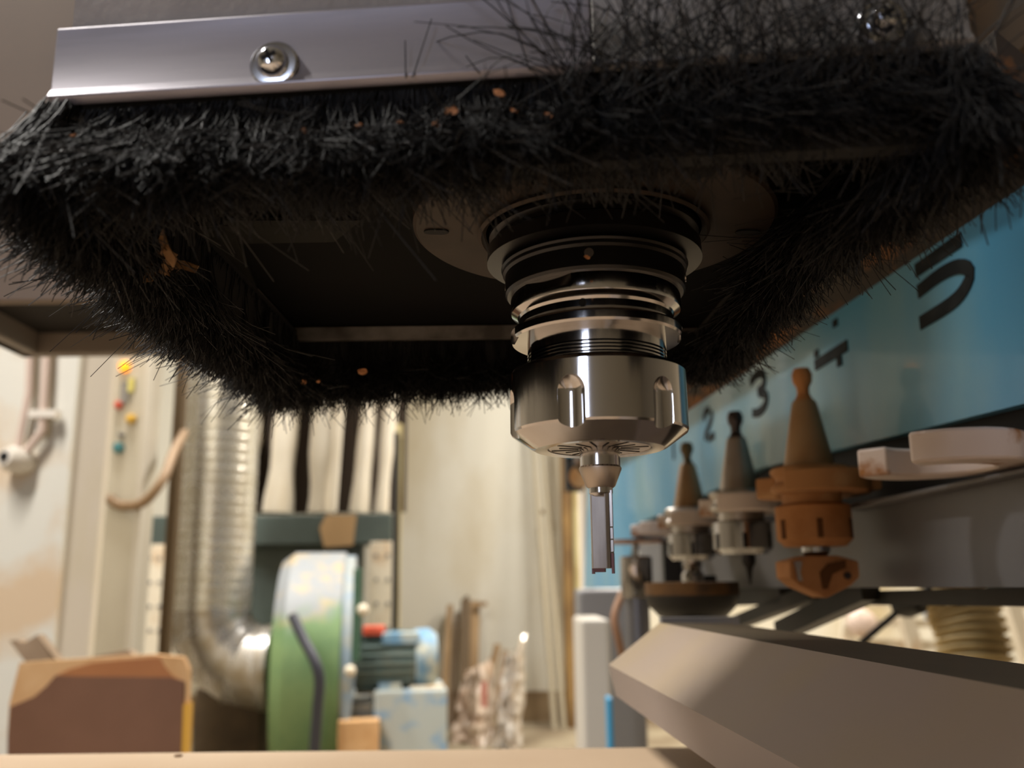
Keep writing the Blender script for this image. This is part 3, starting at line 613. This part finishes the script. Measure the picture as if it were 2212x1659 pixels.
# cutters in the holders
t = thing('cutter_head', b3 + UP*(-.01), 'angular sawdust covered cutter head under the brown holder', 'cutter')
MB().lathe([(.006, .016), (.009, .019), (.009, .023)], b3, UP, 20).build('shank', 'steel', t, 40)
hd = MB(); pr = [(-.0245, .013), (-.0245, .003), (-.018, -.002), (0, -.0095), (.018, -.002), (.0245, .003), (.0245, .013), (.01, .0165), (-.01, .0165)]
fw = Vector((.97, .24, 0)).normalized(); sd_ = Vector((-.24, .97, 0))
hd.prism([b3 + fw*u + UP*v - sd_*.009 for u, v in pr], sd_*.018); hd.build('cutter_body', 'dust_brown', t, bevel=.0012)
MB().prism([b3 + fw*u + UP*v - sd_*.0105 for u, v in ((-.004, .006), (.002, .0115), (.014, .0135), (.014, .009), (.004, .005), (0, -.004), (-.003, -.004))], sd_*.002).build('chip_gullet', 'gasket', t)
MB().cyl(b3 + fw*.015 + UP*.004 - sd_*.0105, b3 + fw*.015 + UP*.004 - sd_*.008, .0022, 12).build('insert_screw', 'stud_dark', t, 40)
MB().prism([b3 + fw*u + UP*v - sd_*.0098 for u, v in ((-.0215, .013), (-.016, .013), (-.0178, .006), (-.0165, .001), (-.0195, .001))], sd_*.002).build('bare_patch', 'steel_satin', t)
tag(MB().lathe([(.0006, -.001), (.003, .012), (.0055, .016), (.0055, .024)], b2_ + MX*.004, UP, 20).build('router_bit', 'steel_dark', None, 40), 'thin dark pointed bit in the middle chrome holder', 'router bit')
t = thing('round_cutter', b1_ + UP*(-.012), 'bright rounded chrome cutter under the farthest holder', 'cutter')
MB().lathe([(.007, .012), (.0095, .016), (.0095, .023)], b1_, UP, 24).build('shank', 'steel', t, 40)
MB().lathe([(0, -.011), (.006, -.010), (.0115, -.004), (.0115, .008), (.009, .0125), (0, .013)], b1_, UP, 28).build('cutter_body', 'steel', t, 40)
MB().box(b1_ + MX*.016 - MY*.0 + UP*-.001, (.012, .008, .018), (MX, MY, UP)).build('cutter_wing', 'steel_dark', t, bevel=.001)
# black dusty drum and chrome gauge at the far end
dc = at(1495, 1285, .86)
t = thing('dust_drum', dc + UP*-.03, 'dark round drum with a brown dusty rim below the chrome holders', 'drum')
MB().lathe([(0, -.022), (.030, -.019), (.039, -.010), (.042, .0)], dc, UP, 40).build('drum_shell', 'frame_black', t, 40)
MB().lathe([(.042, 0), (.0425, .011), (.039, .0115), (0, .010)], dc, UP, 40).build('dusty_rim', mat('drum_dust', (112, 80, 44), .85, col2=(70, 52, 34), scale=40), t, 40)
MB().box(dc + Vector((0, 0, -.06)), (.03, .03, .08)).build('drum_stand', 'frame_black', t)
gc = at(1375, 1250, 1.12)
t = thing('length_gauge', gc + UP*-.08, 'chrome cylinder gauge with thin copper disc on its stem', 'gauge')
MB().lathe([(.018, 0), (.019, .002), (.019, .046), (.017, .048)], gc + UP*-.022, UP, 32).build('cylinder', 'steel', t, 40)
MB().lathe([(.0035, .048), (.0035, .064)], gc + UP*-.022, UP, 16).build('stem', 'steel', t, 40)
MB().lathe([(.0, .063), (.034, .063), (.035, .0645), (.034, .067), (0, .068)], gc + UP*-.022, UP, 40).build('disc', mat('copper_disc', (190, 150, 128), .3, .9), t, 40)
MB().lathe([(.014, -.09), (.014, .0)], gc + UP*-.022, UP, 20).build('post', 'post_grey', t, 40)
MB().box(gc + Vector((.045, .02, -.005)), (.02, .02, .1)).build('black_bracket', 'frame_black', t)

# ================================================================== DUST HOOD WITH BRUSH SKIRT
ZR = .110
NL, NR, FR_, FL_ = [Vector(p) for p in ((-.1065, .1975, 0), (.0985, .178, 0), (.089, .412, 0), (-.101, .410, 0))]
hd_ = thing('dust_hood', (0, .3, ZR), 'grey dust hood with thick black bristle skirt around the spindle', 'dust hood')
def up(p, z): return Vector((p.x, p.y, z))
def wall(a, b, name, m, z0=ZR+.001, z1=.36, th=.004, par=None):
    d = (b-a).normalized(); n = Vector((d.y, -d.x, 0))
    return MB().prism([up(a, z0), up(b, z0), up(b-n*th, z0), up(a-n*th, z0)], (0, 0, z1-z0)).build(name, m, par or hd_)
CEN = (NL+NR+FR_+FL_)/4
wall(NL+Vector((.0015, .002, 0)), NR+Vector((0, .002, 0)), 'front_panel', 'hood'); wall(NR, FR_, 'side_panel', 'hood'); wall(FR_, FL_, 'back_panel', 'hood'); wall(FL_, NL+Vector((.0015, .002, 0)), 'side_panel', 'hood')
ins = lambda p, k: p + (CEN-p)*k
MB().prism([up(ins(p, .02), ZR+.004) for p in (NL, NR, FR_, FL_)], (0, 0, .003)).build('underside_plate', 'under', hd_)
# pale inner lip at the far side, grey inner rail at the left side
a_, b_ = atz(690, 741, ZR), atz(1200, 741, ZR)
MB().box(((a_.x+b_.x)/2, .3985, ZR+.0005), (.165, .004, .0055)).build('inner_lip', 'alu_dirty', hd_)
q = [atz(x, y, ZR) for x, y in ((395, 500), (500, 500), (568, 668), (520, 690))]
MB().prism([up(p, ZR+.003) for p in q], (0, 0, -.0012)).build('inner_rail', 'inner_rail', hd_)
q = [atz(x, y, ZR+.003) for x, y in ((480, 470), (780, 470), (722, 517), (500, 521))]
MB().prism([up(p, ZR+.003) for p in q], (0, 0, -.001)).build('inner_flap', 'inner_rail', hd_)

# aluminium mounting strips on the near side
dN = (NR-NL).normalized(); nN = Vector((dN.y, -dN.x, 0))          # nN points to the camera
def strip(pa, pb, label, m, name='mounting_strip'):
    prof = [(0, .0015), (.0018, .0015), (.0018, -.0), (.0026, .0005), (.0034, .0018), (.0026, .0034), (.0018, .0046), (.0018, .0202), (.0012, .0208), (0, .0208)]
    vs = [pa + nN*u + UP*(ZR+z-.0005) for u, z in prof]
    return tag(MB().prism(vs, pb-pa).build(name, m, hd_, 40, bevel=.0003), label)
st1 = strip(NL, NL+dN*.1255, 'pale aluminium strip holding the brush', 'alu')
st2 = strip(NL+dN*.1258, NR, 'dirty aluminium strip overgrown by loose bristles', 'alu_dirty')
def screw(px, py, rad):
    d = ray(px, py); p0_ = NL + nN*.0018; k = (p0_.dot(nN))/d.dot(nN); c = d*k
    t_ = MB().lathe([(rad*1.0, 0), (rad*1.0, .0009), (rad*.93, .0013), (rad*.6, .0014)], c, nN, 40).build('washer', 'chrome', hd_, 40)
    h_ = MB().lathe([(rad*.66, .0008), (rad*.66, .0016), (rad*.6, .0030), (rad*.42, .0040), (rad*.3, .0043), (0, .0043)], c, nN, 40).build('screw_head', 'chrome', hd_, 50)
    x_ = dN.cross(nN)
    for ang in (25, 115):
        u = dN*math.cos(math.radians(ang)) + UP*math.sin(math.radians(ang)); w = nN.cross(u)
        MB().box(c + nN*.0041, (rad*.62, .0009, rad*.16), (u, nN, w)).build('screw_recess', 'hole', h_)
screw(594, 142, .0056); screw(1905, 52, .0052)

# ---- bristles
def bristle_mesh(name, roots, dirs, bends, lens, rad, parent, label, curl=None, K=7):
    N = len(roots); t_ = np.linspace(0, 1, K)[None, :, None]
    P = roots[:, None, :] + lens[:, None, None]*(t_*dirs[:, None, :] + (t_**2)*bends[:, None, :])
    if curl is not None:
        P = P + lens[:, None, None]*(t_**3)*curl[:, None, :]
        fr_ = RNG.uniform(.5, 1.5, (N, 1)); ph = RNG.uniform(0, 6.28, (N, 1)); am = (RNG.gamma(2.0, .00045, (N, 1))*t_[:, :, 0]**1.3)
        e1 = RNG.normal(size=(N, 1, 3))*np.array((1, 1, .35)); e2 = RNG.normal(size=(N, 1, 3))*np.array((1, 1, .35)); w_ = 6.283*fr_*t_[:, :, 0] + ph
        P = P + (am*np.sin(w_))[:, :, None]*e1 + (am*np.cos(w_))[:, :, None]*e2
    T = np.gradient(P, axis=1); T /= np.linalg.norm(T, axis=2, keepdims=True)+1e-9
    ref = RNG.normal(size=(N, 1, 3)); U = np.cross(T, ref); U /= np.linalg.norm(U, axis=2, keepdims=True)+1e-9; V = np.cross(T, U)
    rr = (rad[:, None]*np.linspace(1, .7, K)[None, :])[:, :, None]
    rings = [P + rr*(U*math.cos(a)+V*math.sin(a)) for a in (0, 2.0944, 4.18879)]
    vs = np.stack(rings, axis=2).reshape(-1, 3)                      # N,K,3,3
    vs[:, 2] += CAMZ
    idx = np.arange(N*K*3).reshape(N, K, 3); a = idx[:, :-1, :]; b = idx[:, 1:, :]
    fq = np.stack([a, np.roll(a, -1, 2), np.roll(b, -1, 2), b], axis=-1).reshape(-1, 4)
    me = bpy.data.meshes.new(name); nf = len(fq)
    me.vertices.add(len(vs)); me.loops.add(nf*4); me.polygons.add(nf)
    pl = np.array(wloc(parent))
    me.vertices.foreach_set('co', (vs-pl).astype(np.float32).ravel()); me.loops.foreach_set('vertex_index', fq.astype(np.int32).ravel())
    me.polygons.foreach_set('loop_start', np.arange(0, nf*4, 4, dtype=np.int32)); me.polygons.foreach_set('use_smooth', np.ones(nf, bool))
    me.update(); me.validate(); me.materials.append(M['bristle'])
    o = bpy.data.objects.new(name, me); COL.objects.link(o); o.parent = parent
    o['kind'] = 'stuff'; o['label'] = label
    return o
def skirt(a, b, n, tip_fn, splay, label, inward=None, jit=.06, tuft=30, ext=.004, tamp=.14, wild=.12):
    a = np.array(a); b = np.array(b); d = (b-a)/np.linalg.norm(b-a); nrm = np.array((d[1], -d[0], 0))    # outward for a counter-clockwise loop
    L = np.linalg.norm(b-a); nt_ = n//tuft
    ts = RNG.uniform(-ext, L+ext, nt_); tufts = RNG.normal(size=(nt_, 3))*np.array((1, 1, .1))*tamp
    k = RNG.integers(0, nt_, n); s = ts[k] + RNG.normal(size=n)*.0012; w = RNG.uniform(-.0035, .0035, n)
    roots = a[None, :] + d[None, :]*s[:, None] + nrm[None, :]*(w[:, None]-.003); roots[:, 2] = ZR - .0005
    u = np.clip(s/L, 0, 1)
    drp = np.array([ZR - tip_fn(x) for x in u])
    corner = (np.clip((.022-s)/.022, 0, 1)*-1 + np.clip((s-L+.022)/.022, 0, 1))
    dirs = np.zeros((n, 3)); dirs[:, 2] = -1
    sp = splay(u) + (w/.0035)*.07
    dirs += nrm[None, :]*(sp*.7)[:, None] + d[None, :]*(corner*.35)[:, None] + tufts[k]*.6 + RNG.normal(size=(n, 3))*jit*.6
    bends = tufts[k]*.8 + nrm[None, :]*(sp*.35)[:, None] + RNG.normal(size=(n, 3))*np.array((1, 1, .3))*jit
    curl = RNG.normal(size=(n, 3))*np.array((1, 1, .5))*(.06 + .30*(RNG.random(n) < wild))[:, None]
    lens = drp*(1 - np.abs(RNG.normal(0, .10, n)))
    out = RNG.random(n) < .05; lens[out] *= RNG.uniform(1.0, 1.10, out.sum())
    rad = RNG.uniform(.00014, .00024, n)
    if inward is not None:
        iw = inward(u); dirs -= nrm[None, :]*iw[:, None]; dirs[:, 2] += iw*.55
    # mark of a hard core behind the fibres
    return bristle_mesh('bristles', roots, dirs, bends, lens, rad, hd_, label, curl)
def core(a, b, zb0, zb1, th=.005):
    d = (b-a).normalized(); n = Vector((d.y, -d.x, 0))
    MB().prism([up(a-n*.001, ZR+.002), up(b-n*.001, ZR+.002), up(b-n*.001, zb1), up(a-n*.001, zb0)], -n*th).build('brush_core', 'core', hd_)
one = lambda v: (lambda u: np.full_like(u, v))
near = skirt(NL, NR, 11000, lambda u: .084+.009*u, one(.10), 'near row of matted black bristles', jit=.09, tamp=.24, wild=.3)
left = skirt(FL_, NL, 10000, lambda u: .080, lambda u: .16+.16*np.sin(u*3.1), 'bristle row on the left side of the hood')
far_ = skirt(FR_, FL_, 10000, lambda u: .093-.013*u, one(.10), 'far bristle row with curled tips', jit=.10, tamp=.10, wild=.35)
right = skirt(NR, FR_, 10000, lambda u: .080+.010*u, one(.05), 'bristle row on the right side pressed inward', inward=lambda u: .75*np.exp(-((u-.38)/.22)**2)*RNG.random(u.shape))
core(NL, NR, .090, .090); core(FL_, NL, .090, .090); core(FR_, FL_, .098, .090); core(NR, FR_, .092, .098)
# loose bristles bent up in front of the dirty strip
n = 420
u = RNG.beta(1.2, 1.3, n); rts = np.array(NL+dN*.118)[None, :] + np.array(dN)[None, :]*(u*.088)[:, None]; rts[:, 2] = ZR - RNG.uniform(.0, .012, n); rts[:, :2] += np.array(nN)[None, :2]*RNG.uniform(.003, .012, n)[:, None]
dr = np.array(nN)[None, :]*RNG.uniform(.0, .5, n)[:, None] + np.array((0, 0, 1.0))[None, :]*RNG.uniform(.3, 1.0, n)[:, None] + np.array(dN)[None, :]*RNG.normal(0, .5, n)[:, None]
bristle_mesh('loose_bristles', rts, dr, RNG.normal(size=(n, 3))*.3, RNG.uniform(.010, .036, n)*np.where(np.abs(u-.22) < .25, 1.15, .75), RNG.uniform(.00014, .00022, n), hd_, 'loose bristles bent upward over the dirty strip', RNG.normal(size=(n, 3))*.25)
rts = np.array([NL+dN*x + nN*.004 + UP*ZR for x in (.086, .0845, .101, .112, .116, .121)]); 
dr = np.array([(.3, -.05, 1), (-.02, -.05, 1), (-.6, -.1, .8), (-.3, -.1, 1), (-.9, 0, .4), (-.5, -.05, 1.0)]); ln = np.array((.014, .009, .005, .022, .018, .026))
bristle_mesh('loose_bristles', rts, dr, dr*0, ln, np.full(6, .0002), hd_, 'few single bristles standing over the pale strip')

# wood chips caught in the brush
def chip(px, py, Y, sz, label, m='chip', seed=0):
    rs_ = random.Random(seed); c = at(px, py, Y); vs = []; n = 7
    for k in range(n):
        a_ = 2*math.pi*k/n; rr_ = sz*rs_.uniform(.55, 1.0); vs.append(c + Vector((rr_*math.cos(a_), rs_.uniform(-.0006, .0006), rr_*.75*math.sin(a_))))
    o = MB().prism(vs, (0.0002, .0007, .0002)).build('wood_chip', m); return tag(o, label, 'wood chip', 'wood chips caught in the brush')
YN = lambda px: .1975 - (px-60)/2040*.02 - .006
for i, (x, y, s_, lb) in enumerate((
    (155, 290, .0008, 'tiny chip high in the near bristles below the end of the pale strip'), (101, 325, .0007, 'tiny pale chip at the leftmost corner of the near bristles'),
    (385, 300, .0008, 'small chip in the near bristles between strip end and screw'), (655, 280, .0010, 'upright narrow chip right below the screw'),
    (775, 271, .0010, 'pinkish chip just under the pale strip'), (862, 262, .0009, 'pale chip just under the strip near the single bristles'),
    (972, 238, .0020, 'largest orange chip under the pale strip'), (940, 268, .0013, 'orange chip beside the largest chip under the strip'),
    (1080, 200, .0016, 'chip wedged against the strip edge'), (1110, 238, .0009, 'yellowish chip below the strip edge'), (1185, 248, .0012, 'brown chip at the end of the pale strip'))):
    chip(x, y, YN(x), s_, lb, seed=i)
for i, (x, y, Y, s_, lb) in enumerate(((595, 780, .392, .0022, 'pale folded chip on the inner side of the far bristles'), (655, 825, .388, .0020, 'reddish chip in the far bristles near the corner'),
    (688, 823, .388, .0012, 'small round chip next to the reddish chip'), (783, 803, .388, .0024, 'curled pink chip in the middle of the far bristles'), (1268, 556, .226, .0010, 'small chip stuck on the black spindle nose'))):
    chip(x, y, Y, s_, lb, seed=30+i)
# bigger tuft of shavings at the left inner side
rs_ = random.Random(5); sv = thing('wood_shavings', atz(345, 585, .094), 'tan tuft of wood shavings stuck in the left bristles', 'wood shavings')
for k in range(16):
    px_, py_ = rs_.gauss(350, 20), rs_.gauss(582, 24); c = atz(px_, py_, .090 + rs_.uniform(-.003, .003)); d_ = Vector((rs_.gauss(0, 1), rs_.gauss(0, .5), rs_.gauss(0, 1))).normalized()*rs_.uniform(.002, .005)
    e_ = Vector((rs_.gauss(0, 1), rs_.gauss(0, 1), rs_.gauss(0, 1))).normalized()*.0015
    MB().prism([c-d_-e_, c-d_+e_, c+e_*.4, c+d_+e_*.8, c+d_-e_, c-e_*1.6], (.0, .0008, .0003)).build('shaving', 'shaving', sv)

# ================================================================== SPINDLE, TOOL HOLDER, BIT
SX, SY = .0251, .2655
def ax(z=0): return Vector((SX, SY, z))
sp = thing('spindle', ax(.083), 'black spindle nose with round bolted flange plate inside the hood', 'spindle')
fp = MB().lathe([(.030, .1052), (.0535, .1052), (.0545, .1060), (.0545, .110), (.030, .110)], ax(), UP, 96, close=False).build('flange_plate', 'flange', sp, 30)
for k in range(6):
    a_ = math.radians(182 + 60*k); d = Vector((math.cos(a_), math.sin(a_), 0)); w = UP.cross(d); c = ax(.1051) + d*.0475
    pts = [c + d*(.0026*math.cos(q) + (.0012 if math.cos(q) > 0 else -.0012)) + w*(.0019*math.sin(q)) for q in [2*math.pi*i/16 for i in range(16)]]
    MB().prism(pts, (0, 0, -.0004)).build('bolt_slot', 'hole', fp)
MB().lathe([(.0335, .1052), (.0350, .1035), (.0340, .1028), (.0325, .1040), (.0325, .106)], ax(), UP, 80).build('seal_ring', 'flange', sp, 40)
MB().lathe([(.0310, .108), (.0310, .1040), (.0316, .1034), (.0316, .1022), (.0302, .1012), (.0302, .1000), (.0320, .0988), (.0322, .0945), (.0208, .0932), (.0280, .0928), (.0275, .0922), (.0275, .0912), (.0268, .0905), (.0268, .0850), (.0262, .0842), (.020, .0842)], ax(), UP, 96).build('spindle_nose', 'steel_dark', sp, 25)
for a0 in (-98, 82, 170, -10):
    d = Vector((math.cos(math.radians(a0)), math.sin(math.radians(a0)), 0)); MB().cyl(ax(.0885)+d*.0262, ax(.0885)+d*.0271, .0013, 16).build('set_screw', 'steel_satin', sp, 40)

hl = thing('spindle_tool_holder', ax(.037), 'polished steel collet holder with slotted nut clamped in the spindle', 'tool holder')
fl = MB().lathe([(0, .0850), (.0240, .0850), (.0252, .0842), (.0253, .0798), (.0250, .0788), (.0232, .0776), (.0228, .0768), (.0228, .0748), (.0232, .0740), (.0250, .0734), (.0253, .0728), (.0253, .0708), (.0249, .0701), (.0205, .0700), (0, .0700)], ax(), UP, 128).build('grooved_flange', 'steel', hl, 22)
# the two drive notches and the flats are cut from the flange
for a0, wd in ((-172, .0085), (-8, .0085)):
    d = Vector((math.cos(math.radians(a0)), math.sin(math.radians(a0)), 0)); c_ = MB().box(ax(.0712)+d*.0268, (.006, wd, .0034), (d, UP.cross(d), UP)).build('cutter', 'steel'); boolean(fl, c_)
for a0 in (-128,):
    d = Vector((math.cos(math.radians(a0)), math.sin(math.radians(a0)), 0)); c_ = MB().box(ax(.0835)+d*.0285, (.009, .030, .0060), (d, UP.cross(d), UP)).build('cutter', 'steel'); boolean(fl, c_)
fl.data.polygons.foreach_set('use_smooth', [True]*len(fl.data.polygons)); fl.data.set_sharp_from_angle(angle=math.radians(22))
d = Vector((math.cos(math.radians(-104)), math.sin(math.radians(-104)), 0)); MB().cyl(ax(.0758)+d*.0218, ax(.0758)+d*.0230, .0011, 16).build('index_dimple', 'hole', hl, 40)
pf = [(.0204, .0705), (.0204, .0672)]
for k in range(5): z = .0664 - k*.0010; pf += [(.0204, z), (.0204, z-.0004), (.0194, z-.0006), (.0194, z-.0009)]
MB().lathe(pf + [(.0202, .0608), (.0202, .0590)], ax(), UP, 96).build('threaded_neck', 'steel', hl, 20)
nut = MB().lathe([(.0150, .0396), (.0150, .0383), (.0186, .0381), (.0196, .0385), (.0254, .0426), (.0257, .0433), (.0257, .0598), (.0252, .0608), (.0236, .0615), (.0150, .0615)], ax(), UP, 144).build('collet_nut', 'steel', hl, 20)
o_ = nut
for k in range(6):
    a_ = math.radians(-90 - 21.5 + 60*k); d = Vector((math.cos(a_), math.sin(a_), 0)); w = UP.cross(d)
    rs2 = .0048; pr2 = [(rs2, -.03)] + [(rs2*math.cos(q), rs2*math.sin(q)*1.1) for q in [math.pi/2*i/10 for i in range(10)]] + [(0, rs2*1.1)]
    c_ = MB().lathe(pr2, ax(.0508) + d*.0282, UP, 32).build('cutter', 'steel', None, 60); boolean(nut, c_)
nut.data.polygons.foreach_set('use_smooth', [True]*len(nut.data.polygons)); nut.data.set_sharp_from_angle(angle=math.radians(20))
bvm = nut.modifiers.new('bevel', 'BEVEL'); bvm.width = .00035; bvm.segments = 2; bvm.limit_method = 'ANGLE'; bvm.angle_limit = math.radians(30)
co = MB().lathe([(.0, .0396), (.0152, .0396), (.0152, .0389), (.0146, .0385), (.0050, .0385), (0, .0385)], ax(), UP, 72).build('collet', 'steel_satin', hl, 30)
for k in range(16):
    a_ = 2*math.pi*(k+.3)/16; d = Vector((math.cos(a_), math.sin(a_), 0)); r0, r1 = (.0062, .0142) if k % 2 else (.0058, .0118)
    MB().box(ax(.03848) + d*((r0+r1)/2), (r1-r0, .00055, .0003), (d, UP.cross(d), UP)).build('collet_slit', 'hole', co)

bt = thing('router_bit', ax(.003), 'two-flute straight router bit with notched carbide edges in the spindle', 'router bit')
MB().lathe([(.0058, .0420), (.0058, .0333), (.0061, .0328)], ax(), UP, 48).build('shank', 'steel', bt, 30)
MB().lathe([(.0061, .0328), (.0061, .0323), (.0042, .0276), (.0036, .0271)], ax(), UP, 48).build('tapered_collar', 'shank_cone', bt, 30)
MB().lathe([(.0034, .0274), (.0034, .0256), (.0026, .0248)], ax(), UP, 32).build('neck', 'steel', bt, 30)
ang = math.radians(-14)
fu = Vector((math.cos(ang), math.sin(ang), 0)); fv = Vector((-math.sin(ang), math.cos(ang), 0))
# body: two flutes ground into a round bar, so the section is a broad web with two steps
sec = [(-.0031, -.0008), (-.0026, -.0016), (.0012, -.0012), (.0014, -.0027), (.0024, -.0022), (.0031, .0002), (.0031, .0008), (.0026, .0016), (-.0012, .0012), (-.0014, .0027), (-.0024, .0022), (-.0031, -.0002)]
MB().prism([ax(.0045) + fu*u + fv*v for u, v in sec], (0, 0, .0222)).build('fluted_body', 'carbide', bt, bevel=.0001)
MB().prism([ax(.0045) + fu*u + fv*v for u, v in ((-.0026, -.0016), (.0006, -.0012), (.0006, .0010), (-.0022, .0012))], (0, 0, -.0010)).build('end_web', 'carbide_tip', bt)
for sgn in (1, -1):
    z = .0030
    for h in (.0060, .0036, .0034, .0106):
        c = ax(z + h/2 - .00015) + fu*(.00295*sgn) + fv*(-.0010*sgn)
        MB().box(c, (.0007, .0016, h-.0004), (fu, fv, UP)).build('cutting_edge', 'carbide' if h != .0060 else 'carbide_tip', bt); z += h
